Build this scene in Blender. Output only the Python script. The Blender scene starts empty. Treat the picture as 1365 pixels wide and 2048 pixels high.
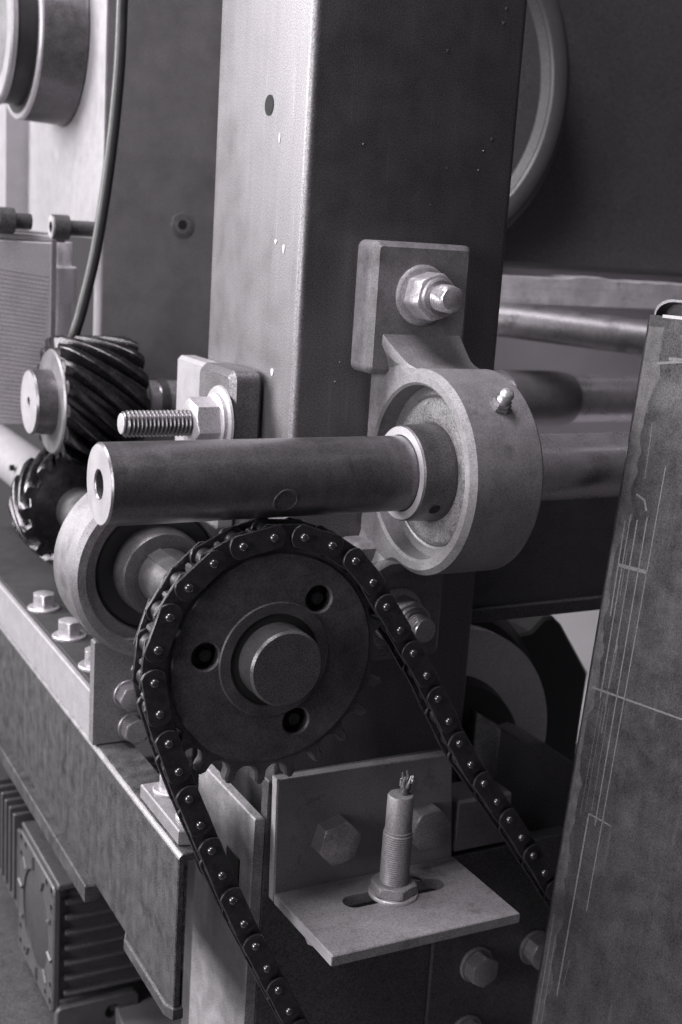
import bpy, bmesh, math, random
from mathutils import Vector, Matrix

# ---------------------------------------------------------------- camera, light, exposure
S = 0.01                                   # scene unit = 100 mm; all sizes below are in millimetres
sc = bpy.context.scene
COL = sc.collection
random.seed(4)

CAM = Vector((-307.0, -489.0, 107.5))
R_ = Vector((0.88188, -0.46716, 0.06363)); U_ = Vector((0.04746, 0.22224, 0.97384)); F_ = Vector((0.46908, 0.85579, -0.21816))
cd = bpy.data.cameras.new('camera'); cam = bpy.data.objects.new('camera', cd); COL.objects.link(cam)
cam.matrix_world = Matrix(((R_.x, U_.x, -F_.x, CAM.x*S), (R_.y, U_.y, -F_.y, CAM.y*S), (R_.z, U_.z, -F_.z, CAM.z*S), (0, 0, 0, 1)))
cd.sensor_fit = 'VERTICAL'; cd.sensor_height = 36.0; cd.lens = 2497.3/2048*36.0
cd.clip_start = 0.05; cd.clip_end = 400
cd.dof.use_dof = True; cd.dof.focus_distance = 5.75; cd.dof.aperture_fstop = 1.2; cd.dof.aperture_blades = 7
sc.camera = cam
sc.view_settings.view_transform = 'Standard'; sc.view_settings.look = 'None'
sc.view_settings.exposure = -0.18; sc.view_settings.gamma = 1.0

w = bpy.data.worlds.new('World'); sc.world = w; w.use_nodes = True
bg = w.node_tree.nodes['Background']; bg.inputs[0].default_value = (1.0, 0.93, 1.03, 1); bg.inputs[1].default_value = 0.047

def area(name, loc, target, sx, sy, power, col):
    l = bpy.data.lights.new(name, 'AREA'); l.shape = 'RECTANGLE'; l.size = sx*S; l.size_y = sy*S; l.energy = power; l.color = col
    o = bpy.data.objects.new(name, l); COL.objects.link(o); o.location = Vector(loc)*S
    o.rotation_euler = (Vector(target)*S-o.location).to_track_quat('-Z', 'Y').to_euler(); return o
area('window_light', (-1230, 1120, 650), (-60, 150, 0), 1000, 1000, 9000, (0.99, 1.0, 0.98))
area('left_lamp', (-830, -1130, 260), (-80, 0, -100), 900, 900, 45, (1.0, 0.98, 1.0))
area('side_fill', (-1490, -300, 200), (-60, 0, -80), 500, 700, 1900, (1.0, 0.99, 1.0))  # unseen area light, added to brighten left-facing edges
area('ceiling_lamp', (-620, -60, 1450), (0, 40, 0), 700, 700, 3300, (1.0, 0.97, 1.0))
area('added_strip_light', (420, -420, 950), (330, 100, 0), 1600, 60, 42, (1.0, 0.98, 1.0))  # unseen strip light, added to put highlights on the right-hand shafts

# ---------------------------------------------------------------- materials
def mk(name, base, metal=0.0, rough=0.5, mott=0.25, grain=0.25, bump=0.15, streak=None, spec=0.5, mscale=9.0, gscale=150.0, dirt=0.0, dirt_col=0.03, tint=(1.0, 0.945, 1.012), scr=0.0):
    m = bpy.data.materials.new(name); m.use_nodes = True
    nt = m.node_tree; N = nt.nodes; L = nt.links
    b = N['Principled BSDF']
    tc = N.new('ShaderNodeTexCoord'); src = tc.outputs['Object']
    geo = N.new('ShaderNodeObjectInfo')
    add = N.new('ShaderNodeVectorMath'); add.operation = 'ADD'; L.new(src, add.inputs[0]); L.new(geo.outputs['Location'], add.inputs[1])
    vec = add.outputs[0]
    def noise(scale, detail=4.0, rough_=0.6, vec_=None, sc3=None):
        n = N.new('ShaderNodeTexNoise'); n.inputs['Scale'].default_value = scale; n.inputs['Detail'].default_value = detail; n.inputs['Roughness'].default_value = rough_
        v = vec_ or vec
        if sc3:
            mp = N.new('ShaderNodeMapping'); mp.inputs['Scale'].default_value = sc3; L.new(v, mp.inputs['Vector']); v = mp.outputs[0]
        L.new(v, n.inputs['Vector']); return n.outputs['Fac']
    def math_(op, a, b_=None, clamp=False):
        n = N.new('ShaderNodeMath'); n.operation = op; n.use_clamp = clamp
        for i, x in ((0, a), (1, b_)):
            if x is None: continue
            if isinstance(x, (int, float)): n.inputs[i].default_value = x
            else: L.new(x, n.inputs[i])
        return n.outputs[0]
    big = noise(mscale, 5.0, 0.65)
    fine = noise(gscale, 1.0, 0.6)
    v = math_('MULTIPLY_ADD', math_('SUBTRACT', big, 0.5), 2.4*mott); N[-1].inputs[2].default_value = 1.0
    f2 = math_('MULTIPLY', math_('SUBTRACT', fine, 0.5), 6.5*grain)
    v = math_('ADD', v, f2)
    if streak:
        st = noise(14.0, 6.0, 0.7, sc3=streak[0])
        v = math_('ADD', v, math_('MULTIPLY', math_('SUBTRACT', st, 0.5), streak[1]*2))
    if scr:                                     # fine bright scratches along the streak axis
        s2 = noise(26.0, 3.0, 0.5, sc3=streak[0] if streak else (1, 1, 0.03))
        t = math_('SUBTRACT', s2, 0.62, True)
        v = math_('ADD', v, math_('MULTIPLY', t, scr*14))
    if dirt:
        dn = noise(mscale*0.55, 6.0, 0.72)
        mask = math_('MULTIPLY', math_('SUBTRACT', dn, 0.56, True), 9.0, True)
        mask = math_('MULTIPLY', mask, dirt)
        inv = math_('SUBTRACT', 1.0, mask)
        v = math_('ADD', math_('MULTIPLY', v, inv), math_('MULTIPLY', mask, dirt_col/base))
    v = math_('MAXIMUM', v, 0.02)
    val = math_('MULTIPLY', v, base)
    comb = N.new('ShaderNodeCombineColor')
    for i in range(3): L.new(math_('MULTIPLY', val, tint[i]), comb.inputs[i])
    L.new(comb.outputs[0], b.inputs['Base Color'])
    b.inputs['Metallic'].default_value = metal
    b.inputs['Specular IOR Level'].default_value = spec
    rr = math_('ADD', rough, math_('MULTIPLY', math_('SUBTRACT', big, 0.5), 0.35)); rr = math_('MAXIMUM', math_('MINIMUM', rr, 1.0), 0.08)
    L.new(rr, b.inputs['Roughness'])
    if bump:
        bp = N.new('ShaderNodeBump'); bp.inputs['Strength'].default_value = bump; bp.inputs['Distance'].default_value = 0.01
        hsum = math_('ADD', math_('MULTIPLY', fine, 0.5), big)
        L.new(hsum, bp.inputs['Height']); L.new(bp.outputs[0], b.inputs['Normal'])
    return m

ZS = (1.0, 1.0, 0.06); XS = (0.06, 1.0, 1.0); YS = (1.0, 0.06, 1.0)
M_col = mk('column_steel', 0.205, 0.95, 0.53, 0.10, 0.3, 0.05, (ZS, 0.16), mscale=4, scr=0.12)
M_shaft = mk('turned_shaft_steel', 0.18, 0.75, 0.36, 0.3, 0.2, 0.05, ((1.6, 0.05, 0.05), 0.22), mscale=8, dirt=0.35, dirt_col=0.06)
M_bright = mk('bright_steel', 0.46, 0.45, 0.45, 0.1, 0.12, 0.05)
M_cast = mk('painted_casting', 0.2, 0.1, 0.5, 0.4, 0.2, 0.08, mscale=8, dirt=0.5, dirt_col=0.06)
M_castd = mk('oily_casting', 0.27, 0.65, 0.42, 0.2, 0.22, 0.15, mscale=10)
M_zinc = mk('zinc_bolt', 0.50, 0.55, 0.38, 0.2, 0.2, 0.08, mscale=30)
M_zincd = mk('greasy_bolt', 0.30, 0.6, 0.38, 0.25, 0.2, 0.08, mscale=30)
M_rust = mk('rusty_seal', 0.17, 0.1, 0.7, 0.8, 0.4, 0.5, mscale=20, gscale=130, dirt=0.6, dirt_col=0.05)
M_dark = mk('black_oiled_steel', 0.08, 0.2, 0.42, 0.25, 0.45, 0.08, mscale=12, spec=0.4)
M_sprk = mk('sprocket_steel', 0.09, 0.35, 0.42, 0.55, 0.25, 0.1, mscale=9, spec=0.35)
M_chain = mk('oily_chain_steel', 0.11, 0.85, 0.36, 0.5, 0.15, 0.08, mscale=30)
M_pin = mk('chain_pin_steel', 0.22, 0.9, 0.25, 0.2, 0.1, 0.05, mscale=40)
M_gear = mk('greased_gear_steel', 0.085, 0.9, 0.24, 0.6, 0.1, 0.2, mscale=22, dirt=0.8, dirt_col=0.02)
M_rail = mk('weathered_rail_steel', 0.058, 0.2, 0.6, 0.9, 0.55, 0.25, (ZS, 0.7), dirt=0.8, dirt_col=0.02, mscale=10, spec=0.35)
M_brk = mk('bracket_steel', 0.23, 0.25, 0.5, 0.18, 0.22, 0.08, (XS, 0.12), dirt=0.45, dirt_col=0.05, mscale=15)
M_plate = mk('grey_machined_plate', 0.175, 0.2, 0.5, 0.3, 0.25, 0.05, (ZS, 0.06), mscale=5)
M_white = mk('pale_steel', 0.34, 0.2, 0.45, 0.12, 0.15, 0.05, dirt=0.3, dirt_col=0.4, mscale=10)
M_hole = mk('hole_dark', 0.012, 0.0, 0.9, 0.1, 0.1, 0.0)
M_rubber = mk('black_rubber', 0.035, 0.0, 0.4, 0.15, 0.15, 0.05)
M_cab = mk('dark_cabinet_paint', 0.085, 0.0, 0.55, 0.12, 0.4, 0.03, mscale=4)
M_guard = mk('guard_sheet_steel', 0.095, 0.75, 0.36, 0.4, 0.3, 0.04, (ZS, 0.5), mscale=7, scr=0.25)
M_mark = mk('scratch_bare_metal', 0.19, 0.5, 0.5, 0.2, 0.2, 0.0, mscale=40)
M_alu = mk('cast_aluminium', 0.11, 0.5, 0.5, 0.2, 0.25, 0.15, mscale=12)
M_disc = mk('pale_disc_plastic', 0.88, 0.0, 0.5, 0.12, 0.2, 0.03, mscale=6)
M_board = mk('pale_board', 0.72, 0.0, 0.6, 0.06, 0.12, 0.0)
M_hose = mk('grey_hose', 0.09, 0.0, 0.45, 0.1, 0.15, 0.0)
M_back = mk('backdrop_wall', 0.14, 0.0, 0.8, 0.1, 0.1, 0.0, mscale=1.0)
M_pan = mk('grey_panel_paint', 0.68, 0.0, 0.6, 0.08, 0.2, 0.02, mscale=4)
M_rib = mk('ribbed_block_steel', 0.45, 0.3, 0.5, 0.14, 0.25, 0.05, mscale=6)
M_collar = mk('dark_bearing_steel', 0.15, 0.75, 0.38, 0.2, 0.25, 0.08, mscale=14)
M_oilp = mk('oily_plate_steel', 0.05, 0.0, 0.8, 0.3, 0.3, 0.1, mscale=9, spec=0.15)
M_leg = mk('scuffed_leg_steel', 0.27, 0.2, 0.55, 0.6, 0.3, 0.1, (ZS, 0.2), dirt=0.25, dirt_col=0.08)
M_pol = mk('polished_shaft_steel', 0.66, 0.85, 0.3, 0.15, 0.15, 0.03, (XS, 0.12), mscale=8)
M_bar = mk('round_bar_steel', 0.22, 0.6, 0.48, 0.35, 0.3, 0.1, mscale=8, dirt=0.7, dirt_col=0.04)
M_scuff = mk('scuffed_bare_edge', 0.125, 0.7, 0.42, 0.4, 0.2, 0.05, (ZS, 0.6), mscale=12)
M_beam = mk('flaking_beam_paint', 0.6, 0.0, 0.7, 0.5, 0.4, 0.2, (XS, 0.5), mscale=7, dirt=0.75, dirt_col=0.12)
M_castm = mk('worn_bearing_casting', 0.27, 0.8, 0.55, 0.25, 0.2, 0.06, mscale=9)
M_spot = mk('bare_paint_chip', 0.45, 0.0, 0.6, 0.1, 0.1, 0.0)

# ---------------------------------------------------------------- mesh helpers (millimetres)
def ax(a, t, u, v): return {'X': (t, u, v), 'Y': (u, t, v), 'Z': (u, v, t)}[a]
LOC = {}
def B(): return bmesh.new()

def grid(bm, rows, close_u=True, cap0=True, cap1=True):
    """rows: list of rings of points; consecutive rings are joined"""
    vs = [[bm.verts.new(p) for p in r] for r in rows]
    n = len(vs[0])
    for a, b in zip(vs, vs[1:]):
        for i in range(n if close_u else n-1):
            j = (i+1) % n
            bm.faces.new((a[i], a[j], b[j], b[i]))
    if cap0: bm.faces.new(vs[0])
    if cap1: bm.faces.new(vs[-1])
    return vs

def lathe(bm, a, c, prof, segs=64, cap0=True, cap1=True, arc=None):
    rows = []
    for t, r in prof:
        rows.append([ax(a, t, c[0]+r*math.cos(2*math.pi*i/segs), c[1]+r*math.sin(2*math.pi*i/segs)) for i in range(segs)])
    grid(bm, rows, True, cap0, cap1)

def ring(bm, a, c, prof, segs=64):
    """closed profile (hollow ring)"""
    rows = [[ax(a, t, c[0]+r*math.cos(2*math.pi*i/segs), c[1]+r*math.sin(2*math.pi*i/segs)) for i in range(segs)] for t, r in prof]
    vs = [[bm.verts.new(p) for p in r] for r in rows]
    k = len(vs)
    for q in range(k):
        A, Bq = vs[q], vs[(q+1) % k]
        for i in range(segs):
            j = (i+1) % segs
            bm.faces.new((A[i], A[j], Bq[j], Bq[i]))

def area2(p): return 0.5*sum(p[i][0]*p[(i+1) % len(p)][1]-p[(i+1) % len(p)][0]*p[i][1] for i in range(len(p)))
def inset(p, d):
    if not d: return list(p)
    s = 1 if area2(p) > 0 else -1
    out = []; n = len(p)
    for i in range(n):
        a, b, c = Vector(p[i-1]), Vector(p[i]), Vector(p[(i+1) % n])
        e1 = (b-a); e2 = (c-b)
        if e1.length < 1e-9 or e2.length < 1e-9: out.append(tuple(b)); continue
        e1.normalize(); e2.normalize()
        n1 = Vector((-e1.y, e1.x))*s; n2 = Vector((-e2.y, e2.x))*s
        m = n1+n2
        if m.length < 1e-6: m = n1
        m.normalize(); k = max(0.35, m.dot(n1))
        q = b+m*(d/k); out.append((q.x, q.y))
    return out

def prism(bm, pts, a, t0, t1, holes=(), bev=0.0, hbev=0.0):
    """extruded outline with optional holes; edges chamfered by bev"""
    lay = [(t0, bev), (t0+bev, 0), (t1-bev, 0), (t1, bev)] if bev else [(t0, 0), (t1, 0)]
    ends = []
    def wall(p, lay, neg):
        rows = [[bm.verts.new(ax(a, t, x, y)) for x, y in inset(p, -d if neg else d)] for t, d in lay]
        n = len(p)
        for r0, r1 in zip(rows, rows[1:]):
            for i in range(n):
                j = (i+1) % n; bm.faces.new((r0[i], r0[j], r1[j], r1[i]))
        return rows[0], rows[-1]
    lo, hi = [], []
    q = wall(pts, lay, False); lo.append(q[0]); hi.append(q[1])
    for h in holes:
        hl = [(t0, hbev), (t0+hbev, 0), (t1-hbev, 0), (t1, hbev)] if hbev else [(t0, 0), (t1, 0)]
        q = wall(h, hl, True); lo.append(q[0]); hi.append(q[1])
    for loops in (lo, hi):
        if len(loops) == 1: bm.faces.new(loops[0]); continue
        es = []
        for lp in loops:
            for i in range(len(lp)):
                e = bm.edges.get((lp[i], lp[(i+1) % len(lp)])); es.append(e)
        bmesh.ops.triangle_fill(bm, use_beauty=True, edges=es)

def circ(cx, cy, r, n=32, ph=0.0): return [(cx+r*math.cos(ph+2*math.pi*i/n), cy+r*math.sin(ph+2*math.pi*i/n)) for i in range(n)]
def rrect(x0, x1, y0, y1, r, n=5):
    out = []
    for cx, cy, a0 in ((x1-r, y1-r, 0), (x0+r, y1-r, 90), (x0+r, y0+r, 180), (x1-r, y0+r, 270)):
        for k in range(n+1):
            t = math.radians(a0+90*k/n); out.append((cx+r*math.cos(t), cy+r*math.sin(t)))
    return out
def slot(x0, x1, y, r, n=10):
    return [(x1+r*math.cos(t), y+r*math.sin(t)) for t in [math.radians(-90+180*k/n) for k in range(n+1)]] + \
           [(x0+r*math.cos(t), y+r*math.sin(t)) for t in [math.radians(90+180*k/n) for k in range(n+1)]]
def box(bm, x0, x1, y0, y1, z0, z1, bev=0.6):
    prism(bm, [(x0+0, y0), (x1, y0), (x1, y1), (x0, y1)], 'Z', z0, z1, bev=bev)
def boxr(bm, x0, x1, y0, y1, z0, z1, r=1.5, bev=0.8): prism(bm, rrect(x0, x1, y0, y1, r), 'Z', z0, z1, bev=bev)

def tube(bm, pts, r, segs=12):
    pts = [Vector(p) for p in pts]; rows = []; up = Vector((0.3, 0.2, 1)).normalized()
    for i, p in enumerate(pts):
        d = (pts[min(i+1, len(pts)-1)]-pts[max(i-1, 0)]).normalized()
        s = d.cross(up)
        if s.length < 1e-4: s = d.cross(Vector((1, 0, 0)))
        s.normalize(); u = s.cross(d)
        rr = r[i] if isinstance(r, (list, tuple)) else r
        rows.append([tuple(p+s*rr*math.cos(2*math.pi*k/segs)+u*rr*math.sin(2*math.pi*k/segs)) for k in range(segs)])
    grid(bm, rows)
def smooth_path(pts, n=8):
    P = [Vector(p) for p in pts]; P = [P[0]*2-P[1]]+P+[P[-1]*2-P[-2]]; out = []
    for i in range(1, len(P)-2):
        for k in range(n):
            t = k/n; a, b, c, d = P[i-1], P[i], P[i+1], P[i+2]
            out.append(0.5*((2*b)+(-a+c)*t+(2*a-5*b+4*c-d)*t*t+(-a+3*b-3*c+d)*t**3))
    out.append(P[-2]); return out

def thread(bm, a, c, t0, t1, r, pitch=1.6, depth=0.8, segs=24):
    """screw thread: the ridge climbs one pitch per turn"""
    steps = max(2, int((t1-t0)/pitch*5)); rows = []
    for k in range(steps+1):
        t = t0+(t1-t0)*k/steps; row = []
        for i in range(segs):
            th = 2*math.pi*i/segs; ph = ((t-t0)/pitch+i/segs) % 1.0
            e = abs(2*ph-1)
            edge = min(1.0, min(t-t0, t1-t)/1.2)
            rr = r-depth*e if edge >= 1 else (r-depth*e)*(0.86+0.14*edge)
            row.append(ax(a, t, c[0]+rr*math.cos(th), c[1]+rr*math.sin(th)))
        rows.append(row)
    grid(bm, rows)
def hexn(bm, a, c, t0, t1, af, rot=0.0, ch0=False, ch1=True):
    """hexagon head / nut, af = across flats; chamfered by a cone so the flats get curved tops"""
    R = af/math.sqrt(3); n = 48; h = t1-t0
    def rad(th):
        q = (th-rot) % (math.pi/3); return (af/2)/math.cos(q-math.pi/6)
    def row(t, lim):
        out = []
        for i in range(n):
            th = 2*math.pi*i/n; r = rad(th); r = min(r, lim) if lim else r
            out.append(ax(a, t, c[0]+r*math.cos(th), c[1]+r*math.sin(th)))
        return out
    seq = []
    c_ = (R-af/2)*0.55
    if ch0: seq += [row(t0, af/2*0.97)] + [row(t0+c_*k/3, af/2*0.97+(R-af/2*0.97)*k/3) for k in (1, 2, 3)]
    else: seq += [row(t0, None)]
    if ch1: seq += [row(t1-c_*k/3, af/2*0.97+(R-af/2*0.97)*k/3) for k in (3, 2, 1)] + [row(t1, af/2*0.97)]
    else: seq += [row(t1, None)]
    grid(bm, seq)

def obj(name, bm, mat, parent=None, loc=None, ang=35.0, kind=None):
    bmesh.ops.recalc_face_normals(bm, faces=bm.faces)
    if parent is not None: L = LOC[parent.name]
    else: L = Vector(loc if loc else (0, 0, 0))
    for v in bm.verts: v.co = (v.co-L)*S
    me = bpy.data.meshes.new(name); bm.to_mesh(me); bm.free()
    me.materials.append(mat)
    for p in me.polygons: p.use_smooth = True
    me.set_sharp_from_angle(angle=math.radians(ang))
    o = bpy.data.objects.new(name, me); COL.objects.link(o)
    if parent is not None: o.parent = parent
    else: o.location = L*S
    LOC[o.name] = L
    if kind: o['kind'] = kind
    return o
def tag(o, label, cat, group=None):
    o['label'] = label; o['category'] = cat
    if group: o['group'] = group
    return o
def thing(name, label, cat, loc, group=None):
    o = bpy.data.objects.new(name, None); COL.objects.link(o); o.empty_display_size = 0.1
    o.location = Vector(loc)*S; LOC[o.name] = Vector(loc); return tag(o, label, cat, group)

def hexbolt(parent, a, c, t, sgn, af, h, washer=0.0, wt=1.6, mat=None, rot=0.2, name='hex_bolt'):
    """hexagon bolt head on a face at t, growing along sgn"""
    mat = mat or M_zinc
    b = B(); t0 = t+sgn*(wt if washer else 0)
    if sgn > 0: hexn(b, a, c, t0, t0+h, af, rot)
    else: hexn(b, a, c, t0-h, t0, af, rot, True, False)
    o = obj(name, b, mat, parent)
    if washer:
        b = B(); lathe(b, a, c, [(t, washer), (t+sgn*wt*0.7, washer), (t+sgn*wt, washer*0.95)], 32); obj('washer', b, mat, o if parent.type == 'EMPTY' else parent)
    return o

# ================================================================= SETTING
b = B(); box(b, -2500, 2500, -600, 1500, -900, -880, 0); o = obj('floor', b, M_back, None, (0, 0, -900)); o['kind'] = 'structure'
b = B(); box(b, -1100, 2400, 1180, 1200, -880, 1100, 0); o = obj('wall', b, M_back, None, (0, 1190, -880)); o['kind'] = 'structure'

# ================================================================= MAIN COLUMN
t = thing('steel_column', 'large square steel column, bright left side and dark front, behind the long shaft', 'column', (17, 106, -400))
b = B()
prism(b, rrect(-42, 76, 50, 163, 4, 6), 'Z', -400, 330)
obj('tube_body', b, M_col, t)
b = B()
for k in range(16):
    x = random.uniform(-36, 70); z = random.uniform(20, 260) if k < 18 else random.uniform(95, 125); r = random.uniform(0.4, 1.1)
    lathe(b, 'Y', (x, z), [(50.1, r), (49.8, r*0.9), (49.55, r*0.5)], 8, False, True)
sp = obj('weld_spatter', b, M_collar, t); sp['kind'] = 'stuff'
b = B()
lathe(b, 'X', (93.9, 165.8), [(-42.35, 5.0), (-42.3, 4.2), (-40, 4.0)], 24, True, True)
obj('drilled_hole', b, M_hole, t)
for y, z, ry, rz in ((69, 98, 1.3, 2.2), (78.5, 101, 1.5, 1.1), (75, 37.5, 1.7, 2.0), (80, 150, 1.0, 2.4)):
    b = B(); prism(b, [(y+ry*math.cos(q)*(1+0.2*math.sin(3*q)), z+rz*math.sin(q)) for q in [2*math.pi*k/14 for k in range(14)]], 'X', -42.3, -41.9); obj('paint_chip', b, M_spot, t)

# ================================================================= MAIN SHAFT
t = thing('drive_shaft', 'thick grey steel shaft crossing the middle of the machine, bored pale end at left', 'shaft', (0, 0, 0))
b = B()
rows = [(-133, 6.0), (-152.6, 6.0), (-153.2, 6.6), (-153.2, 16.7), (-152.4, 17.5), (41, 17.5)]
lathe(b, 'X', (0, 0), rows, 96)
o = obj('shaft_body', b, M_shaft, t, ang=30)
b = B(); lathe(b, 'X', (0, 0), [(41, 17.4), (60, 17.4), (61, 16.6), (420, 16.6)], 64); obj('rear_journal', b, M_pol, t)
b = B(); ring(b, 'X', (0, 0), [(-153.3, 6.5), (-153.3, 16.7), (-153.1, 16.7), (-153.1, 6.5)], 96); obj('end_face', b, M_bright, t)
b = B()
th = math.atan2(-7.1, -16.0); cy, cz = math.cos(th), math.sin(th)
def onshaft(x, r, u):        # point r above the shaft surface, u along the circumference
    a2 = th+u/17.5; return (x, r*math.cos(a2), r*math.sin(a2))
rows = [[onshaft(-75.2+q*math.cos(2*math.pi*k/20), rr, q*math.sin(2*math.pi*k/20)) for k in range(20)] for q, rr in ((6.2, 17.42), (5.8, 17.8), (5.2, 17.85), (4.9, 17.58), (3.2, 17.58), (1.6, 17.58), (0.4, 17.58))]
grid(b, rows, True, False, True); obj('dimple_shade', b, M_dark, t)  # raised dark disc stands for the shade inside a dimple

# ================================================================= RIGHT PILLOW BLOCK (base on the column's front)
t = thing('pillow_block_bearing', 'large grey pillow block bearing bolted upright to the dark column front, carrying the long shaft', 'bearing', (14, 50, 0))
b = B()
R = 48.5
pts = [(49.8, 61), (31, 61)]
for k in range(0, 7):                                   # fillet from the foot to the round body
    s = k/6; pts.append((31-s*19.5, 61-13.8*math.sin(s*math.pi/2)))
a0 = math.degrees(math.atan2(47.2, 11.5))
for k in range(1, 60): 
    q = math.radians(a0+(360-2*a0)*k/60); pts.append((R*math.cos(q), R*math.sin(q)))
for k in range(6, -1, -1):
    s = k/6; pts.append((31-s*19.5, -61+13.8*math.sin(s*math.pi/2)))
pts += [(31, -61), (49.8, -61)]
prism(b, pts, 'X', -1, 39, [circ(0, 0, 41, 64)], bev=2.6, hbev=1.2)
obj('housing', b, M_cast, t, ang=40)
for sg in (1, -1):
    b = B(); prism(b, [(49.5, 28*sg), (28, 38.5*sg), (9, 47*sg)]+[(31-19.5*k/8, sg*(62-14.2*math.sin(k/8*math.pi/2))) for k in range(6, -1, -1)]+[(49.5, 62*sg)], 'X', -9, 41, bev=3.0)
    for v in b.verts:
        if v.co.x < 5: v.co.x += (1-min(1, max(0, (abs(v.co.z)-45)/17)))*9.6
    obj('neck_fillet', b, M_cast, t, ang=40)
for sg, nm in ((1, 'u'), (-1, 'd')):
    b = B()
    z0, z1 = (42, 105) if sg > 0 else (-105, -42)
    prism(b, rrect(-13, 42, z0, z1, 4, 6), 'Y', 30.5, 49.9, bev=2.6)
    obj('mounting_foot', b, M_cast, t, ang=40)
    zc = 80.5*sg; c = (14, zc)
    b = B(); lathe(b, 'Y', c, [(30.4, 14.5), (29.4, 14.5), (28.6, 13.6), (28.2, 12.4)], 40); wsh = obj('flange', b, M_zinc, t)
    b = B(); hexn(b, 'Y', c, 15.5, 28.4, 20.5, 0.32, True, False); nut = obj('hex_nut', b, M_zinc, t)
    b = B(); lathe(b, 'Y', c, [(15.6, 9.3), (13.2, 9.0), (12.6, 8.2), (12.6, 6.2)], 32); obj('nut_collar', b, M_zincd, t)
    b = B(); thread(b, 'Y', c, 2.5, 20, 6.6, 2.0, 1.3); obj('stud', b, M_zinc, t)
b = B(); ring(b, 'X', (0, 0), [(10, 35.5), (9.2, 36.5), (9.2, 40.9), (30, 40.9), (30, 35.5)], 72); obj('outer_ring', b, M_castd, t)
b = B(); ring(b, 'X', (0, 0), [(9.5, 22), (7.6, 24), (6.8, 29), (7.2, 32.5), (8.6, 34.6), (10.5, 35.6), (14, 35.6), (14, 22)], 72); obj('rusty_seal', b, M_rust, t)
b = B(); ring(b, 'X', (0, 0), [(-9, 17.7), (-9.2, 18.2), (-9.2, 21.5), (-8.4, 22.3), (14, 23.4), (14, 17.7)], 72); col_ = obj('inner_ring_collar', b, M_collar, t)
b = B(); ring(b, 'X', (0, 0), [(-9.35, 18.0), (-9.35, 21.7), (-9.0, 21.7), (-9.0, 18.0)], 72); obj('ring_face', b, M_bright, col_)  # pale overlay puts the left light into the collar's end face
b = B()
a2 = math.atan2(-13.5, -17.5)
rows = [[(0+q*math.cos(2*math.pi*k/16), rr*math.cos(a2+q*math.sin(2*math.pi*k/16)/22.6), rr*math.sin(a2+q*math.sin(2*math.pi*k/16)/22.6)) for k in range(16)] for q, rr in ((2.9, 22.85), (2.5, 23.1), (1.6, 23.0), (0.5, 22.98))]
grid(b, rows, True, False, True); obj('set_screw_hole', b, M_hole, col_)
d = Vector((0, -0.66, 0.75)); c0 = Vector((21, -30.5, 34.6))
b = B(); tube(b, [c0+d*k for k in (0, 4, 4.01, 6)], [5.4, 5.2, 4.6, 4.4], 6); nip = obj('grease_nipple', b, M_zincd, t)
b = B(); tube(b, [c0+d*k for k in (6, 8, 8.8, 10.2, 11.4, 12)], [3.1, 2.5, 3.2, 3.3, 2.6, 1.4], 14); obj('nipple_tip', b, M_zinc, nip)

# ================================================================= BEARING FOOT ON THE COLUMN'S LEFT FACE
t = thing('flange_block', 'pale bearing lug with stud and nut on the bright left side of the column', 'bearing', (-42, 110, 0))
b = B(); prism(b, rrect(112, 177, -52, 34.5, 3), 'X', -54, -42.2, bev=2); obj('base_flange', b, M_white, t)
b = B(); prism(b, rrect(82.5, 128, -40, 36.5, 6), 'X', -60.5, -42.2, bev=3); obj('lug', b, M_col, t)
b = B(); lathe(b, 'X', (96, 9), [(-60.4, 19), (-61.6, 18.6), (-62.2, 17.5), (-62.2, 0.5)], 40); obj('boss', b, M_white, t)
b = B(); lathe(b, 'X', (96, 9), [(-62, 15.2), (-64, 15.2), (-64.6, 14.2), (-64.6, 4)], 40); obj('washer', b, M_zinc, t)
b = B(); hexn(b, 'X', (96, 9), -77, -64.4, 23, 0.25, True, False); obj('hex_nut', b, M_zinc, t)
b = B(); thread(b, 'X', (96, 9), -112, -70, 6.9, 2.1, 1.3); st = obj('stud', b, M_collar, t)
b = B(); lathe(b, 'X', (96, 9), [(-111.6, 5.2), (-112.6, 5.2), (-112.9, 4.8)], 24); obj('stud_end', b, M_bright, st)

# ================================================================= HELICAL GEARS
def helical(bm, a, c, t0, t1, Ro, depth, n, k, bore, seg=16, steps=14, ch=2.0):
    rows = []
    m = n*seg
    for s in range(steps+1):
        tt = t0+(t1-t0)*s/steps; row = []
        e = min(tt-t0, t1-tt)
        for i in range(m):
            th = 2*math.pi*i/m+k*(tt-t0)
            ph = (i/seg) % 1.0
            f = min(1.0, max(0.0, 0.5+0.92*math.cos(2*math.pi*ph))); f = f*f*(3-2*f)
            r = Ro-depth*(1-f)
            if e < ch: r -= 0.55*(ch-e)*f
            row.append(ax(a, tt, c[0]+r*math.cos(th), c[1]+r*math.sin(th)))
        rows.append(row)
    vs = grid(bm, rows, True, False, False)
    for vv, tt, dd in ((vs[0], t0, 1), (vs[-1], t1, -1)):
        prev = vv
        for rr, off in ((Ro-depth-2.5, 0.0), (Ro-depth-4, 1.2), (bore, 1.2)):
            cur = [bm.verts.new(ax(a, tt+off*dd, c[0]+rr*math.cos(2*math.pi*i/m+(k*(t1-t0) if dd < 0 else 0)), c[1]+rr*math.sin(2*math.pi*i/m+(k*(t1-t0) if dd < 0 else 0)))) for i in range(m)]
            for i in range(m):
                j = (i+1) % m; bm.faces.new((prev[i], prev[j], cur[j], cur[i]))
            prev = cur
        bm.faces.new(prev)
UG = (304, -11)
t = thing('gear_shaft', 'slim grey shaft behind the column carrying the upper helical gear', 'shaft', (100, 304, -11))
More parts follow.
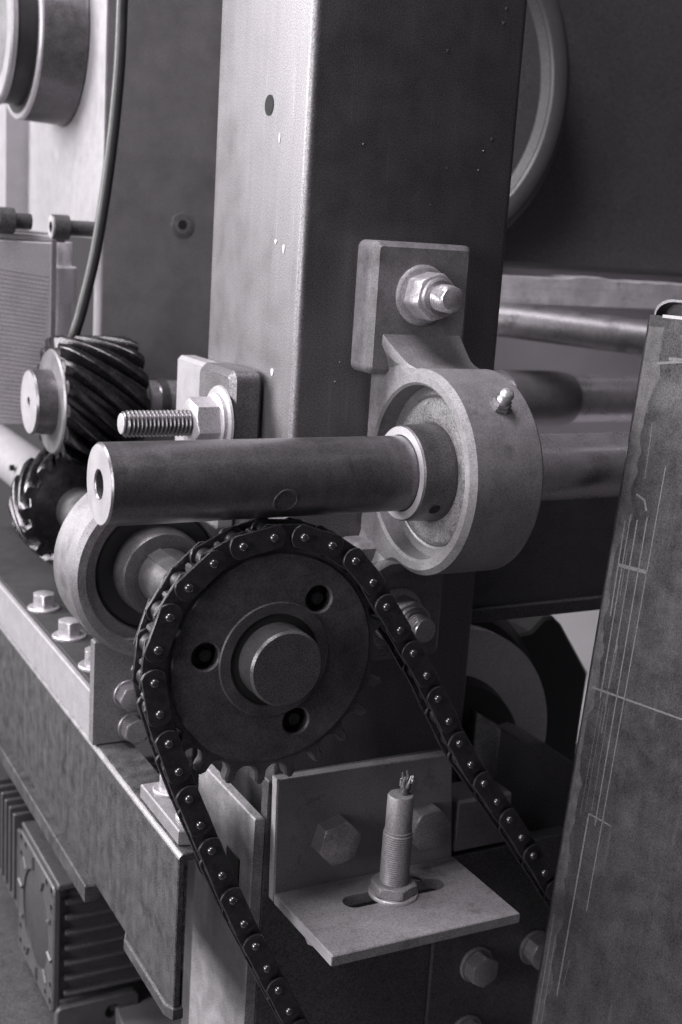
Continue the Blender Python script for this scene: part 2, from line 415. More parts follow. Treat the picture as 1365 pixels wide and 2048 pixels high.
b = B(); lathe(b, 'X', UG, [(-34, 14), (150, 14), (150, 19), (480, 19)], 48); obj('shaft_body', b, M_pol, t)
b = B(); lathe(b, 'X', UG, [(262, 17), (262, 22.5), (306, 22.5), (318, 21.8), (326, 20.2), (328, 18.8)], 48); obj('shaft_collar', b, M_castd, t)
b = B(); lathe(b, 'X', UG, [(-20, 14), (-20, 15.3), (-14, 15.3), (-14, 14)], 48); obj('retaining_ring', b, M_shaft, t)
t = thing('helical_gear', 'upper oily helical gear with round bored hub facing left', 'gear', (-60, 304, -11))
b = B(); helical(b, 'X', UG, -90, -38, 43, 7.6, 16, math.tan(math.radians(42))/43, 15); obj('toothed_rim', b, M_gear, t, ang=40)
b = B(); lathe(b, 'X', UG, [(-95, 3), (-104.6, 3), (-105, 3.4), (-105, 20), (-103.8, 21), (-84, 21)], 48); hb = obj('hub', b, M_collar, t)
b = B(); ring(b, 'X', UG, [(-105.15, 3.5), (-105.15, 20), (-104.95, 20), (-104.95, 3.5)], 48); obj('hub_face', b, M_bright, hb)
b = B(); ring(b, 'X', UG, [(-91.4, 21), (-91.4, 33), (-90.2, 34), (-88, 34), (-88, 21)], 48); obj('machined_web', b, M_castd, t)
b = B(); lathe(b, 'X', UG, [(-39, 18), (-30, 18), (-28, 16.5), (-28, 14)], 40); obj('rear_boss', b, M_castd, t)
LG = (-75, -80)
t = thing('helical_gear', 'lower oily helical gear meshing under the upper one, half hidden by the left bearing', 'gear', (-75, 300, -80))
b = B(); helical(b, 'Y', LG, 286, 318, 40, 7.2, 16, -math.tan(math.radians(46))/40, 14); obj('toothed_rim', b, M_gear, t, ang=40)
b = B(); lathe(b, 'Y', LG, [(316, 20), (322, 20), (322, 17.5), (640, 17.5)], 40); o = obj('hub', b, M_white, t)
b = B(); lathe(b, 'X', (395, -72), [(-95, 2.2), (-92, 2.2)], 14); obj('set_screw_hole', b, M_hole, o)

# ================================================================= SPROCKET SHAFT, LEFT PILLOW BLOCK
t = thing('sprocket_shaft', 'dark round shaft through the sprocket and the left bearing, blunt end facing forward', 'shaft', (-75, 100, -80))
b = B(); lathe(b, 'Y', LG, [(-26.5, 16.4), (-25.4, 17.4), (20, 17.4), (22, 15.9), (300, 15.9)], 64); obj('shaft_body', b, M_shaft, t)
b = B(); ring(b, 'Y', LG, [(-26.6, 0.01), (-26.6, 16.4), (-26.45, 16.4), (-26.45, 0.01)], 48); obj('end_face', b, M_dark, t)
b = B()
a0 = math.radians(118)
kx, kz = -75+15.2*math.cos(a0), -80+15.2*math.sin(a0)
du = Vector((-math.sin(a0), math.cos(a0))); dn = Vector((math.cos(a0), math.sin(a0)))
prism(b, [(kx+du.x*s+dn.x*q, kz+du.y*s+dn.y*q) for s, q in ((-4, -2), (4, -2), (4, 1.0), (-4, 1.0))], 'Y', 40, 128, bev=0.5); obj('shaft_key', b, M_shaft, t)

t = thing('pillow_block_bearing', 'round pale-rimmed pillow block bearing on the rail behind the sprocket at left', 'bearing', (-75, 152, -149))
b = B()
pts = circ(-75, -80, 50, 96)
prism(b, pts, 'Y', 133, 172, [circ(-75, -80, 41.5, 64)], bev=3.0, hbev=1.0); obj('housing', b, M_castm, t, ang=40)
b = B(); prism(b, [(-102, -149), (-45, -149), (-45, -110), (-102, -110)], 'Y', 143, 168, bev=2); obj('pedestal_web', b, M_cast, t)
b = B(); ring(b, 'Y', LG, [(146, 34), (139, 35.5), (138.2, 37), (138.2, 41.4), (165, 41.4), (165, 34)], 72); obj('outer_ring', b, M_castd, t)
b = B(); ring(b, 'Y', LG, [(143, 24), (141.5, 25), (141, 33), (142, 34.4), (150, 34.4), (150, 24)], 72); obj('seal', b, M_rubber, t)
b = B(); ring(b, 'Y', LG, [(126, 16.1), (125.8, 19), (127, 23.2), (129.5, 24.6), (150, 25.4), (150, 16.1)], 72); cr = obj('inner_ring_collar', b, M_collar, t)

# ================================================================= SPROCKET
t = thing('chain_sprocket', 'large dark toothed sprocket with three bush holes at the centre of the chain loop', 'sprocket', (-75, -8, -80))
NT, PR, PIT = 24, 56.5, 14.75
b = B(); pts = []
for k in range(NT):
    th = math.radians(94.5)+2*math.pi*k/NT; px, pz = -75+PR*math.cos(th), -80+PR*math.sin(th)
    for j in range(9):
        q = th+math.pi+math.radians(66-132*j/8)
        pts.append((px+5.0*math.cos(q), pz+5.0*math.sin(q)))
    for dq, rr in ((5.1, 58.6), (6.8, 60.6), (8.2, 60.6), (9.9, 58.6)):
        q = th+math.radians(dq); pts.append((-75+rr*math.cos(q), -80+rr*math.sin(q)))
holes = [circ(-75+33.4*math.cos(math.radians(q)), -80+33.4*math.sin(math.radians(q)), 6.2, 28) for q in (52, 172, 292)]
prism(b, pts, 'Y', -11.6, -4.4, holes, bev=0.9); obj('toothed_disc', b, M_sprk, t)
b = B(); prism(b, circ(-75, -80, 49.2, 96), 'Y', -13.0, -3.5, holes, bev=1.0, hbev=0.8); obj('hub_plate', b, M_sprk, t)
b = B()
ring(b, 'Y', LG, [(-12.4, 21.2), (-13.5, 21.3), (-13.9, 21.8), (-13.9, 26.4), (-13.4, 26.9), (-12.4, 27.0), (-11.9, 26)], 80); bush = obj('taper_bush', b, M_sprk, t)
b = B(); ring(b, 'Y', LG, [(-13.08, 17.3), (-13.08, 21.4), (-12.6, 21.4), (-12.6, 17.3)], 64); obj('gap_shade', b, M_hole, t)  # flat black ring stands for the shadow in the gap round the shaft
for i, q in enumerate((52, 172, 292)):
    cx, cz = -75+33.4*math.cos(math.radians(q)), -80+33.4*math.sin(math.radians(q))
    b = B(); lathe(b, 'Y', (cx, cz), [(-3.9, 6.6), (-3.3, 6.6)], 24); lathe(b, 'Y', (cx+2.0, cz-1.4), [(-8.2, 2.6), (-7.6, 3.2), (-3.8, 3.2)], 20); obj('bush_screw', b, M_dark, t)
b = B(); lathe(b, 'Y', LG, [(-4, 38), (24, 38), (26, 36)], 64); obj('rear_hub', b, M_sprk, t)

# ================================================================= ROLLER CHAIN
path = [(-23, -325), (-56.2, -263.3), (-87.6, -201), (-115.3, -137), (-124.8, -111.5)]
for q in range(200, 33, -1): path.append((-75+57.0*math.cos(math.radians(q)), -80+57.0*math.sin(math.radians(q))))
path += [(-18.2, -62.6), (-10.2, -74.0), (-2.4, -85.6), (6.0, -97.6), (33.2, -143.4), (69.2, -188.8), (86, -211.4), (120, -257), (150, -297)]
P2 = [Vector(p) for p in path]
def march(P, p):
    out = [P[0].copy()]; i = 0; cur = P[0].copy()
    while True:
        j = i+1
        while j < len(P) and (P[j]-cur).length < p: j += 1
        if j >= len(P): return out
        a, c = (P[j-1] if j-1 > i else cur), P[j]
        lo, hi = 0.0, 1.0
        for _ in range(40):
            mid = (lo+hi)/2
            if ((a+(c-a)*mid)-cur).length < p: lo = mid
            else: hi = mid
        cur = a+(c-a)*hi; out.append(cur.copy()); i = j-1
pins = march(P2, PIT)
# slide so that a pin sits at 94.5 degrees on the sprocket
best = None
for s in range(40):
    off = PIT*s/40
    Q = [P2[0]+(P2[1]-P2[0]).normalized()*off]+P2[1:]
    pp = march(Q, PIT)
    e = min(abs(math.degrees(math.atan2(p.y+80, p.x+75))-94.5) for p in pp)
    if best is None or e < best[0]: best = (e, pp)
pins = best[1]
CY = -8.0
t = thing('roller_chain', 'black oily roller chain looped over the sprocket and running down both sides', 'chain', (-75, CY, -80))
def link_mesh(name, y0, y1, rad, waist):
    bm = B(); pts = []
    for s in range(0, 9): 
        q = math.radians(-62+124*s/8); pts.append((PIT+rad*math.cos(q), rad*math.sin(q)))
    pts.append((PIT*0.66, waist)); pts.append((PIT*0.34, waist))
    for s in range(0, 9):
        q = math.radians(118+124*s/8); pts.append((rad*math.cos(q), rad*math.sin(q)))
    pts.append((PIT*0.34, -waist)); pts.append((PIT*0.66, -waist))
    prism(bm, pts, 'Y', y0, y1, bev=0.3)
    bmesh.ops.recalc_face_normals(bm, faces=bm.faces)
    for v in bm.verts: v.co *= S
    me = bpy.data.meshes.new(name); bm.to_mesh(me); bm.free(); me.materials.append(M_chain)
    for p in me.polygons: p.use_smooth = True
    me.set_sharp_from_angle(angle=math.radians(35)); return me
def cyl_mesh(name, prof, mat, segs=16):
    bm = B(); lathe(bm, 'Y', (0, 0), prof, segs)
    bmesh.ops.recalc_face_normals(bm, faces=bm.faces)
    for v in bm.verts: v.co *= S
    me = bpy.data.meshes.new(name); bm.to_mesh(me); bm.free(); me.materials.append(mat)
    for p in me.polygons: p.use_smooth = True
    me.set_sharp_from_angle(angle=math.radians(40)); return me
mo = [link_mesh('outer_plate', s-0.8, s+0.8, 6.1, 5.4) for s in (-6.5, 6.5)]
mi = [link_mesh('inner_plate', s-0.8, s+0.8, 6.4, 5.6) for s in (-4.7, 4.7)]
mp = cyl_mesh('pin', [(-8.8, 0.9), (-8.5, 1.6), (-7.9, 2.0), (7.9, 2.0), (8.5, 1.6), (8.8, 0.9)], M_pin)
mr = cyl_mesh('roller', [(-3.7, 4.3), (-3.5, 4.6), (3.5, 4.6), (3.7, 4.3)], M_chain, 20)
def link(name, me, x, z, ang=0.0):
    o = bpy.data.objects.new(name, me); COL.objects.link(o); o.parent = t
    o.location = ((x+75)*S, random.uniform(-0.18, 0.18)*S, (z+80)*S); o.rotation_euler = (0, -ang+random.uniform(-0.012, 0.012), 0); return o
for i, p in enumerate(pins):
    link('pin', mp, p.x, p.y); link('roller', mr, p.x, p.y)
    if i+1 < len(pins):
        q = pins[i+1]; ang = math.atan2(q.y-p.y, q.x-p.x)
        for me in (mo if i % 2 else mi): link('outer_plate' if i % 2 else 'inner_plate', me, p.x, p.y, ang)

# ================================================================= RAIL, PEDESTAL, CLAMP, LEG
t = thing('channel_rail', 'long weathered grey channel rail running back at lower left', 'rail', (-100, 200, -262))
b = B()
pts = [(-110, -257), (-106.5, -257), (-106.5, -181.5), (-89, -181.5), (-89, -177.4)]+[(-106.4+3.6*math.cos(math.radians(q)), -181+3.6*math.sin(math.radians(q))) for q in range(90, 181, 15)]
prism(b, pts, 'Y', 4.5, 560, bev=0.5); obj('channel_body', b, M_rail, t)
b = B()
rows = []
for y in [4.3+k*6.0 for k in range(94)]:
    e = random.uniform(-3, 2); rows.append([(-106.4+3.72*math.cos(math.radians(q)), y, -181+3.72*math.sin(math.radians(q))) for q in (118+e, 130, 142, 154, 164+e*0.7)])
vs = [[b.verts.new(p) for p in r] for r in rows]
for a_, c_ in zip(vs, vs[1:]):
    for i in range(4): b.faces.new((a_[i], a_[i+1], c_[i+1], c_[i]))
obj('edge_highlight', b, M_castd, t)  # paler strip stands for light caught along the rounded rail corner
b = B(); box(b, -116, -84, 128, 560, -268, -257.3, 0.8); obj('lower_lip', b, M_rail, t)
b = B(); prism(b, [(-112.5, 10), (-110, 4), (-105, 4), (-105, 78), (-109, 78), (-112.5, 70)], 'Z', -264.5, -257.3, bev=1.0); obj('toe_plate', b, M_rail, t)
t = thing('bearing_pedestal', 'bearing pedestal on the rail, bright block with a dark upright front plate', 'pedestal', (-70, 200, -178))
b = B(); box(b, -109.5, -30, 143, 520, -177.2, -149.5, 0.8); obj('base_block', b, M_white, t)
b = B(); box(b, -107, -30, 144, 520, -149.4, -146.5, 0.5); obj('top_plate', b, M_oilp, t)
b = B(); box(b, -111, 30, 135.5, 142.8, -177.2, -117, 0.8); fp = obj('front_plate', b, M_plate, t)
for x, z, r in ((-91.5, -149, 0.1), (-88.5, -168.5, 0.4), (-40, -166, 0.3)): hexbolt(t, 'Y', (x, z), 135.4, -1, 13, 8, 8.6, 1.5, M_zincd, r)
for y in (292, 232, 176): hexbolt(t, 'Z', (-97, y), -146.4, 1, 13, 9, 10.5, 1.8, M_zinc, 0.3)
t = thing('clamp_plate', 'small clamp plate with a nut on top at the front end of the rail', 'plate', (-95, 35, -177))
b = B(); prism(b, [(-107.5, 66), (-107.5, 12), (-93, 8), (-89, 26), (-89, 66)], 'Z', -177.2, -169.5, bev=0.7); obj('plate_body', b, M_brk, t)
hexbolt(t, 'Z', (-96, 54), -169.4, 1, 11, 8, 9, 1.6, M_zinc, 0.2)
b = B(); lathe(b, 'Z', (-97, 22), [(-169.4, 8), (-167.8, 8), (-167.2, 7.2), (-162, 5.5), (-161, 4)], 32); obj('round_nut', b, M_zinc, t)
t = thing('leg_plate', 'vertical grey leg plate standing between the rail end and the angle bracket', 'leg', (-69, 80, -400))
b = B(); box(b, -66, -60.6, 17.2, 90, -400, -173.5, 0.7); obj('plate_body', b, M_leg, t)
hexbolt(t, 'X', (60, -214), -66.1, -1, 15, 8, 10.5, 1.6, M_dark, 0.3)
b = B(); prism(b, [(32, -202), (48, -202), (46, -228), (38, -232), (32, -230)], 'X', -66.9, -66.1, bev=0.3); obj('dark_patch', b, M_hole, t)  # near-black raised patch on the leg face

# ================================================================= ANGLE BRACKET AND SENSOR
t = thing('mounting_plate', 'dark upright mounting plate with hex bolts below the angle bracket', 'plate', (25, 16, -400))
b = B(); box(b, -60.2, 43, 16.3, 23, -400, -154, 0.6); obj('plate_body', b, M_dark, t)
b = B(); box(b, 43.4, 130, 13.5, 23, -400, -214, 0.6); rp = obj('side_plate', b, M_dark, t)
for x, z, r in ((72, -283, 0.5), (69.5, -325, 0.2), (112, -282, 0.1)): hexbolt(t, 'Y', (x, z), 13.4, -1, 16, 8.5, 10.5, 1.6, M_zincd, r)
b = B(); boxr(b, 50, 86, 13.2, 36, -212, -182, 2, 1.5); obj('spacer_block', b, M_zincd, t)
t = thing('angle_bracket', 'steel angle bracket with bright left edge holding the upright sensor', 'bracket', (-8, 10, -217))
b = B(); prism(b, [(-58.5, -151), (41.5, -152), (47.5, -216), (-56.8, -216)], 'Y', 10, 16, bev=0.5); obj('upright_plate', b, M_brk, t)
b = B()
prism(b, [(-56.8, 9.9), (-55.6, -49.5), (47.2, -51), (47.4, 9.9)], 'Z', -216.6, -211, [slot(-24, 22, -11.5, 5.6)], bev=0.5); obj('shelf_plate', b, M_brk, t)
b = B(); prism(b, [(-58.15, -166 + 15.4), (-57.9, -166 + 15.4), (-56.3, -215.7), (-57.15, -215.7), (-58.75, -166 + 15.4)], 'Y', 10.5, 15.5); obj('pale_edge', b, M_bright, t)  # separate paler strips along the bracket's left edges
b = B(); prism(b, [(-57.05, 9.4), (-56.2, 9.4), (-55.0, -49.0), (-55.85, -49.0)], 'Z', -216.1, -211.5); obj('pale_edge', b, M_bright, t)
hexbolt(t, 'Y', (-26.5, -186), 9.9, -1, 21, 9.5, 0, 0, M_zincd, 0.25)
hexbolt(t, 'Y', (26.5, -188.5), 9.9, -1, 21, 9.5, 0, 0, M_zincd, 0.1)
b = B(); hexn(b, 'Z', (-48, -20), -222, -216.8, 10, 0.3, True, False); obj('underside_nut', b, M_zinc, t)
t = thing('proximity_sensor', 'threaded metal barrel sensor with cut cable standing in the bracket slot', 'sensor', (-2, -12, -211))
SC = (-2.0, -12.0)
b = B(); thread(b, 'Z', SC, -225, -176.5, 7.4, 1.15, 0.45, 40); obj('threaded_barrel', b, M_brk, t)
b = B(); lathe(b, 'Z', SC, [(-177, 6.9), (-176.2, 7.0), (-176, 6.6), (-158.5, 6.5), (-157.6, 6.0), (-157.5, 2.5)], 40); obj('smooth_sleeve', b, M_brk, t)
b = B(); lathe(b, 'Z', SC, [(-210.9, 12.4), (-209.6, 12.4), (-209.2, 12.0), (-209.2, 7.6)], 40); obj('washer', b, M_zinc, t)
b = B(); hexn(b, 'Z', SC, -209.2, -203.8, 20.5, 0.35, True, True); obj('lock_nut', b, M_brk, t)
b = B()
pts = []
for k in range(9):
    q = 2*math.pi*k/9
    pts.append(q)
tube(b, [(-0.5, -12, -158), (0.2, -12.2, -154), (0.8, -12, -151.5)], 2.6, 12)
cab = obj('cable_stub', b, M_dark, t)
for k in range(7):
    q = 2*math.pi*k/7; b = B()
    tube(b, [(0.4+2.3*math.cos(q), -12+2.3*math.sin(q), -153.5), (0.9+3.0*math.cos(q), -12.1+3.0*math.sin(q), -150.5), (1.1+(2.6+random.uniform(-.6, 1.0))*math.cos(q+.3), -12.1+2.8*math.sin(q+.3), -148.4+random.uniform(-1.2, 1.6))], [0.9, 0.7, 0.35], 6); obj('sheath_strand', b, M_zincd, cab)
t2 = thing('clip_washer', 'curved loose clip lying on the bracket shelf beside the sensor', 'clip', (12, -10, -210.8))
b = B(); tube(b, [(7+9*math.cos(q)+3, -8+7*math.sin(q), -209.6) for q in [math.radians(150-18*k) for k in range(10)]], 1.25, 8); obj('clip_wire', b, M_brk, t2)

# ================================================================= RIGHT GUARD
t = thing('guard_panel', 'scratched sheet steel guard with rounded top corner standing at the right edge', 'guard', (90, -60, -320))
G0 = Vector((104.2, -30.0, 79.5)); GD = Vector((-25.0, 0.0, -373.0)).normalized(); GH = Vector((0.296, -0.955, 0.0)); GH.normalize()
GN = GH.cross(GD).normalized()
if GN.x > 0: GN = -GN
def gp(u, v, n): return tuple(G0+GH*u+GD*v+GN*n)     # u toward the viewer, v downwards, n outwards (left)
def gprism(bm, pts, n0, n1):
    lo = [bm.verts.new(gp(u, v, n0)) for u, v in pts]; hi = [bm.verts.new(gp(u, v, n1)) for u, v in pts]
    bm.faces.new(lo); bm.faces.new(hi)
    k = len(pts)
    for i in range(k): bm.faces.new((lo[i], lo[(i+1) % k], hi[(i+1) % k], hi[i]))
b = B(); RB = 1.6
prof = [(150, 0), (60, 0)]+[(RB-RB*math.sin(q), -RB+RB*math.cos(q)) for q in [math.radians(90*k/10) for k in range(11)]]+[(0, -12.5)]
prof += [(1.7, -12.5)]+[(RB-(RB-1.7)*math.sin(q), -RB+(RB-1.7)*math.cos(q)) for q in [math.radians(90-90*k/10) for k in range(11)]]+[(60, -1.7), (150, -1.7)]
grid(b, [[gp(u-1.0, v, n) for u, n in prof] for v in (0.6, 60, 140, 220, 300, 410)])
obj('front_sheet', b, M_guard, t)
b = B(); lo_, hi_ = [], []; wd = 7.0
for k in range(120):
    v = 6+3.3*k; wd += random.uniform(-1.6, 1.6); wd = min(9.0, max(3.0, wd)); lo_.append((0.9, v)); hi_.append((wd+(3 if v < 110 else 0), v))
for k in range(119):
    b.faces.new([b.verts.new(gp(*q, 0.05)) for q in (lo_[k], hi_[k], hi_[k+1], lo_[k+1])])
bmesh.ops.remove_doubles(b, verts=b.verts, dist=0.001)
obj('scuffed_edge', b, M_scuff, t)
b = B()
pts = [(0, 400), (0, 3)]+[(9-9*math.cos(math.radians(q)), -2.5-6.5*math.sin(math.radians(q))+1.5) for q in range(0, 91, 10)]+[(150, -7.5), (150, 400)]
gprism(b, pts, -13.5, -11.5); obj('rear_sheet', b, M_guard, t)
b = B()
prof = [(0, 3)]+[(9-9*math.cos(math.radians(q)), -1-6.5*math.sin(math.radians(q))) for q in range(0, 91, 10)]+[(150, -7.5)]
rows = [[gp(u, v, n) for u, v in prof]+[gp(u+0.9, v+1.2, n) for u, v in reversed(prof)] for n in (-12, -4.0)]
grid(b, rows); obj('rolled_top', b, M_castd, t)
b = B(); gprism(b, [(7, 0.0), (150, 0.0), (150, 1.5), (7, 1.5)], -1.9, 0.12); obj('top_edge', b, M_bright, t)
def scratch(u0, v0, u1, v1, wd=0.35):
    d = Vector((u1-u0, v1-v0)).normalized(); n = Vector((-d.y, d.x))*wd
    bb = B(); gprism(bb, [(u0+n.x, v0+n.y), (u1+n.x, v1+n.y), (u1-n.x, v1-n.y), (u0-n.x, v0-n.y)], -0.2, 0.06); obj('scratch', bb, M_mark, t)
for k in range(9):
    u = 7.5+abs(random.gauss(0, 4.5)); v = random.uniform(30, 330); scratch(u, v, u+random.uniform(-1.2, 1.2), v+random.uniform(15, 90), random.uniform(0.06, 0.18))
for s in ((3, 186, 60, 186.5, 0.5), (6, 122, 22, 122, 0.9), (5.5, 100, 6.2, 148, 0.35), (8, 96, 8.3, 190, 0.3), (12, 98, 12.2, 165, 0.35), (17, 96, 17.5, 255, 0.3), (22, 70, 21, 300, 0.25),
          (13, 250, 12.5, 352, 0.4), (13, 250, 26, 251.5, 0.35), (8, 23, 40, 17, 0.6), (14, 20, 24, 20, 0.8), (3, 310, 3.4, 398, 0.3), (6, 320, 6.2, 380, 0.25), (9, 86, 14, 88, 0.5), (14, 88, 16, 93, 0.5)): scratch(*s)

# ================================================================= FINNED MOTOR, LOWER LEFT
t = thing('finned_motor', 'ribbed cast aluminium motor lying under the rail at bottom left', 'motor', (-60, 270, -405))
MY, MZ = 270, -358
b = B(); box(b, -101, 60, 230, 312, -398, -318, 2.0); obj('motor_body', b, M_dark, t)
b = B()
prism(b, rrect(226, 316, -404, -313, 5), 'X', -106, -101, [circ(MY, MZ, 33, 40)]+[circ(MY+dy, MZ+dz, rr, 10) for dy, dz, rr in ((39, 40, 3.5), (-39, 40, 3.5), (39, -40, 3.5), (-39, -40, 3.5), (39, 28, 3.2), (-39, 28, 3.2), (39, -28, 3.2), (-39, -28, 3.2), (27, 40, 3), (-27, 40, 3), (27, -40, 3), (-27, -40, 3))], bev=1.0); obj('end_flange', b, M_alu, t)
b = B(); lathe(b, 'X', (MY, MZ), [(-100, 32.8), (-104.4, 32.6), (-105, 31.5)], 48); obj('end_cover', b, M_oilp, t)
for k in range(10):
    q = math.radians(36*k+10); b = B(); cy_, cz_ = math.cos(q), math.sin(q)
    tube(b, [(-106.4, MY+34*cy_, MZ+34*cz_), (-106.4, MY+43*cy_, MZ+43*cz_)], 1.5, 6); obj('end_rib', b, M_alu, t)
for k in range(7):
    b = B(); z0 = -392+11*k; box(b, -98, 60, 224.5, 230.5, z0, z0+2.4, 0.5); obj('cooling_fin', b, M_dark, t)
for k in range(6):
    b = B(); y0 = 322+12*k; box(b, -108, 40, y0, y0+3.5, -372, -306, 0.8); obj('cooling_fin', b, M_alu, t)
b = B(); box(b, -106, 60, 316, 396, -378, -316, 1); obj('rear_body', b, M_dark, t)
b = B(); box(b, -104, 60, 222, 316, -313, -309, 0.8); obj('top_cover', b, M_alu, t)
b = B(); prism(b, rrect(-104, -48, -420, -398, 4), 'Y', 222, 229, [circ(-66, -409, 5.5, 20)], bev=0.8); obj('motor_foot', b, M_alu, t)
b = B(); box(b, -400, 130, 60, 620, -432, -421, 1.0); o = obj('base_plate', b, M_dark, None, (-100, 300, -432)); tag(o, 'flat dark base plate under the finned motor', 'plate')
t = thing('spare_bracket', 'pale slotted bar lying on the base plate below the rail end', 'bar', (-50, 180, -420))
b = B(); prism(b, [(-70, 150), (-30, 130), (-24, 230), (-62, 240)], 'Z', -420.8, -408, bev=1); obj('bar_body', b, M_plate, t)
b = B(); prism(b, [(-58, 135), (-44, 128), (-40, 175), (-54, 180)], 'Z', -408, -396, bev=2); obj('bar_lug', b, M_zinc, t)

# ================================================================= REAR FRAME, UPPER LEFT
t = thing('frame_post', 'tall grey frame post with bright left side behind the column', 'frame', (20, 450, -100))
b = B(); box(b, -43.5, 160, 350, 367, -140, 330, 0.8); obj('front_plate', b, M_plate, t)
b = B(); box(b, -44.6, -43.6, 350.6, 366.4, -139, 329, 0.2); obj('lit_edge', b, M_white, t)  # pale strip paints the light on the plate's left edge
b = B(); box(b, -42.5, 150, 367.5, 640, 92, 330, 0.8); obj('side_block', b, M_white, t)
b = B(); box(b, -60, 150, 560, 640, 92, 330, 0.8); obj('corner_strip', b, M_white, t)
b = B(); lathe(b, 'Y', (12.4, 105.4), [(349.9, 8.2), (349.3, 8.0), (349.3, 6.6), (349.8, 6.3)], 32, True, False); ring(b, 'Y', (12.4, 105.4), [(349.6, 3.2), (348.9, 3.4), (348.9, 6.2), (349.9, 6.4), (349.9, 3.2)], 32); sc_ = obj('countersunk_screw', b, M_castd, t)
b = B(); hexn(b, 'Y', (12.4, 105.4), 349.0, 349.6, 5.6, 0.1, False, False); obj('hex_socket', b, M_hole, sc_)
t = thing('roller_hub', 'big stepped round hub sticking out of the bright frame side at top left', 'hub', (-75, 455, 230))
HC = (455, 232)
b = B(); lathe(b, 'X', HC, [(-43.5, 62), (-46, 61), (-73.5, 60), (-75.5, 58.5), (-75.5, 44)], 80); obj('wide_drum', b, M_collar, t)
b = B(); ring(b, 'X', HC, [(-76.2, 56), (-76.2, 59.2), (-75.0, 60.2), (-73.5, 60.2), (-73.5, 56)], 80); obj('drum_rim', b, M_bright, t)
b = B(); lathe(b, 'X', HC, [(-75, 50), (-88, 50), (-89, 49)], 80); obj('narrow_drum', b, M_rubber, t)
b = B(); ring(b, 'X', HC, [(-88.8, 38), (-93, 38), (-93.4, 38.6), (-93.4, 50), (-92, 51), (-88.8, 51)], 80); obj('end_ring', b, M_white, t)
b = B(); lathe(b, 'X', HC, [(-88, 37.8), (-91, 37.8)], 60); obj('end_disc', b, M_plate, t)
for x, z, lab in ((-77, 98.7, 'socket head screw nearest the black cable, pointing left above the ribbed block'), (-113.5, 101.2, 'socket head screw at the far left, above the ribbed block')):
    t = thing('cap_screw', lab, 'screw', (x, 360, z), 'socket head screws above the ribbed block')
    b = B(); lathe(b, 'X', (360, z), [(x+2.5, 3.6), (x, 3.6), (x, 7.6), (x+0.8, 8.4), (x+11.5, 8.4), (x+11.5, 5)], 32); hd = obj('screw_head', b, M_dark, t)
    b = B(); ring(b, 'X', (360, z), [(x-0.15, 3.8), (x-0.15, 7.6), (x+0.1, 7.6), (x+0.1, 3.8)], 32); obj('head_face', b, M_bright, hd)
    b = B(); lathe(b, 'X', (360, z), [(x+11.4, 5.2), (x+(33 if x > -100 else 23), 5.2)], 24); obj('screw_shank', b, M_dark, t)
t = thing('ribbed_block', 'grey block with fine machining ribs at the left edge behind the gears', 'block', (-140, 380, -60))
b = B(); box(b, -138, -74.5, 356, 372, -34, 88.5, 0.8); obj('block_body', b, M_rib, t)
for k in range(36):
    b = B(); z0 = 66-2.8*k
    tube(b, [(-79-k*0.15, 355.9, z0), (-100, 355.9, z0+2.5), (-137, 355.9, z0+7)], 0.28, 5); obj('machined_rib', b, M_rib, t)
b = B(); box(b, -77.5, -74.3, 354.6, 374, -34, 91, 0.6); obj('edge_strip', b, M_castd, t)
b = B(); box(b, -137, -66, 362, 382, 88.7, 93, 0.8); obj('top_plate', b, M_white, t)
t = thing('tie_rod', 'bright stepped vertical rod between the ribbed block and the frame', 'rod', (-63, 385, -60))
b = B(); lathe(b, 'Z', (-62, 392), [(-80, 8.5), (46, 8.5), (46.5, 12), (71, 12), (72, 11), (72, 8.5), (88.5, 8.5)], 40); obj('rod_body', b, M_board, t)
b = B(); tube(b, smooth_path([(-50.3, 300, 262), (-50.8, 300, 238), (-51.9, 300, 194), (-56.4, 301, 139.5), (-63.3, 303, 86.7), (-71, 306, 48), (-76, 310, 25), (-80, 330, -30)], 8), 3.7, 14)
o = obj('cable', b, M_rubber, None, (-60, 300, 100)); tag(o, 'black cable hanging down in front of the rear frame', 'cable')

# ================================================================= RIGHT BACKGROUND
DX, DZ, DR = 172, 219, 132
t = thing('feed_drum', 'dark round drum with a soft pale rounded rim behind the column top', 'drum', (150, 320, 245))
b = B(); lathe(b, 'Y', (DX, DZ), [(345, DR+2), (322, DR+4), (314, DR+3), (308, DR-4), (306, DR-12), (308, DR-20), (314, DR-24), (316, 20)], 96); obj('drum_body', b, M_cab, t)
b = B(); ring(b, 'Y', (DX, DZ), [(305.8, DR-6), (304.4, DR-12), (305.8, DR-18), (309, DR-20), (309, DR-4)], 96); obj('rounded_rim', b, M_hose, t)
t = thing('machine_cabinet', 'large dark machine housing filling the upper right behind the column', 'cabinet', (400, 420, 90))
b = B(); box(b, 175, 900, 345, 700, 90.5, 600, 3); obj('cabinet_body', b, M_cab, t)
t = thing('cross_beam', 'rough pale steel beam under the dark housing', 'beam', (400, 325, 60))
b = B()
n = 60; top = []
for k in range(n+1): top.append((226+k*8, 83.5+random.uniform(-0.6, 0.6)-0.002*k+(1.6 if 12 < k < 17 else 0)))
prism(b, [(226, 62), (706, 62)]+top[::-1], 'Y', 310, 340, bev=0.5); obj('beam_body', b, M_beam, t)
t = thing('round_bar', 'pale round bar slanting across the gap right of the column', 'bar', (255, 270, 52))
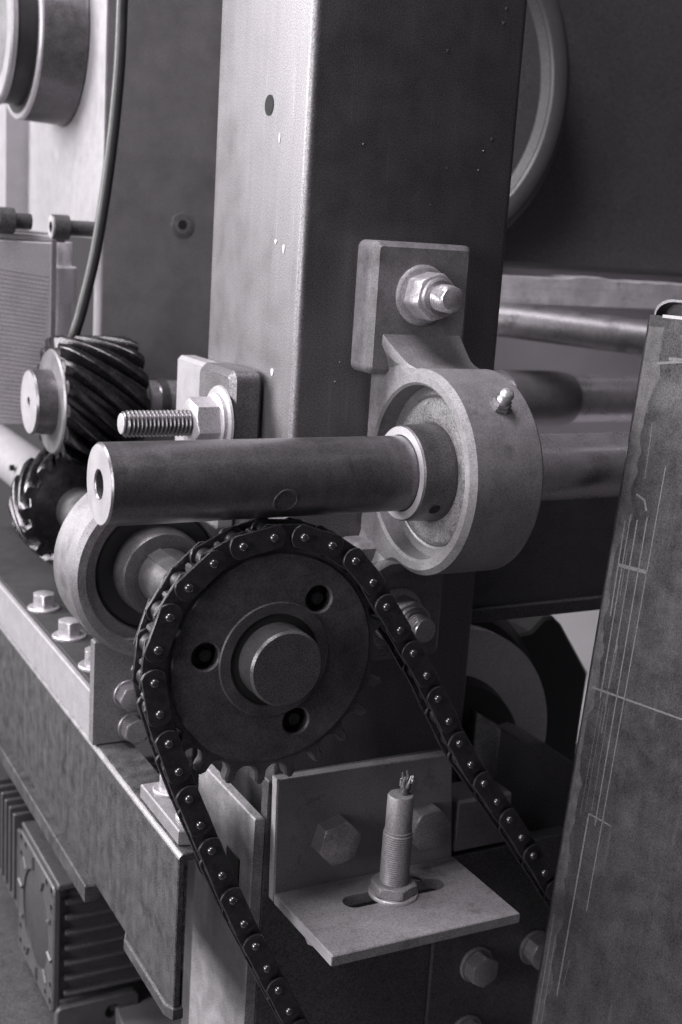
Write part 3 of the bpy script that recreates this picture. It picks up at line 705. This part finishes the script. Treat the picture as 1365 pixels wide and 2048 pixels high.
b = B(); A_, B__ = Vector((252, 310, 52)), Vector((252, 137, 54.3)); tube(b, [Vector((216, 360, 50)), Vector((258, 308.6, 50.7)), Vector((251.3, 135.4, 53.7))] if False else [Vector((235, 330, 49.5)), Vector((262, 299, 50.2)), Vector((320, 232, 46.5)), Vector((396, 144, 41.5))], 13.2, 32); obj('bar_body', b, M_bar, t)
t = thing('wall_board', 'flat grey panel behind the shafts on the right', 'panel', (450, 430, -40))
b = B(); box(b, 150, 900, 420, 428, -120, 88, 1); obj('panel_body', b, M_pan, t)
t = thing('dark_side_plate', 'dark plate under the shaft, right of the column', 'plate', (150, 70, -60))
b = B(); box(b, 76.4, 300, 70, 78, -103, -22, 0.8); obj('plate_body', b, M_dark, t)
b = B(); box(b, 76.4, 300, 66.5, 69.8, -103.4, -95, 0.8); obj('lower_lip', b, M_dark, t)
t = thing('disc_wheel', 'pale disc with dark rim and hub at right behind the chain', 'wheel', (100, 105, -195))
WC = (100, -195)
b = B(); lathe(b, 'Y', WC, [(112, 76), (101, 76), (99.5, 74), (97, 60), (96, 30)], 80); obj('disc', b, M_disc, t)
b = B(); lathe(b, 'Y', (92, -200), [(96, 55), (86, 52), (82, 44), (80, 20)], 64); obj('hub', b, M_rubber, t)
b = B(); lathe(b, 'Y', (106, -197), [(124, 80), (136, 88), (160, 88)], 80); obj('rubber_rim', b, M_rubber, t)
t = thing('wheel_motor', 'black angular motor housing behind the pale disc', 'motor', (200, 160, -200))
b = B(); prism(b, [(120, -150), (196, -146), (206, -137), (214, -137), (222, -144), (250, -182), (246, -270), (120, -270)], 'Y', 152, 210, bev=2); obj('housing', b, M_rubber, t)
b = B(); prism(b, [(85, -151), (106, -164), (112, -163), (119, -166), (260, -262), (260, -330), (85, -330)], 'Y', 30, 60, bev=1.2); o = obj('skirt_plate', b, M_dark, None, (150, 45, -330)); tag(o, 'black sloping skirt plate between the chain and the pale disc', 'plate')
b = B(); box(b, 120, 900, 240, 900, -290, -280, 1); o = obj('bench_top', b, M_board, None, (400, 500, -290)); tag(o, 'bright pale bench top seen behind the disc wheel', 'bench')
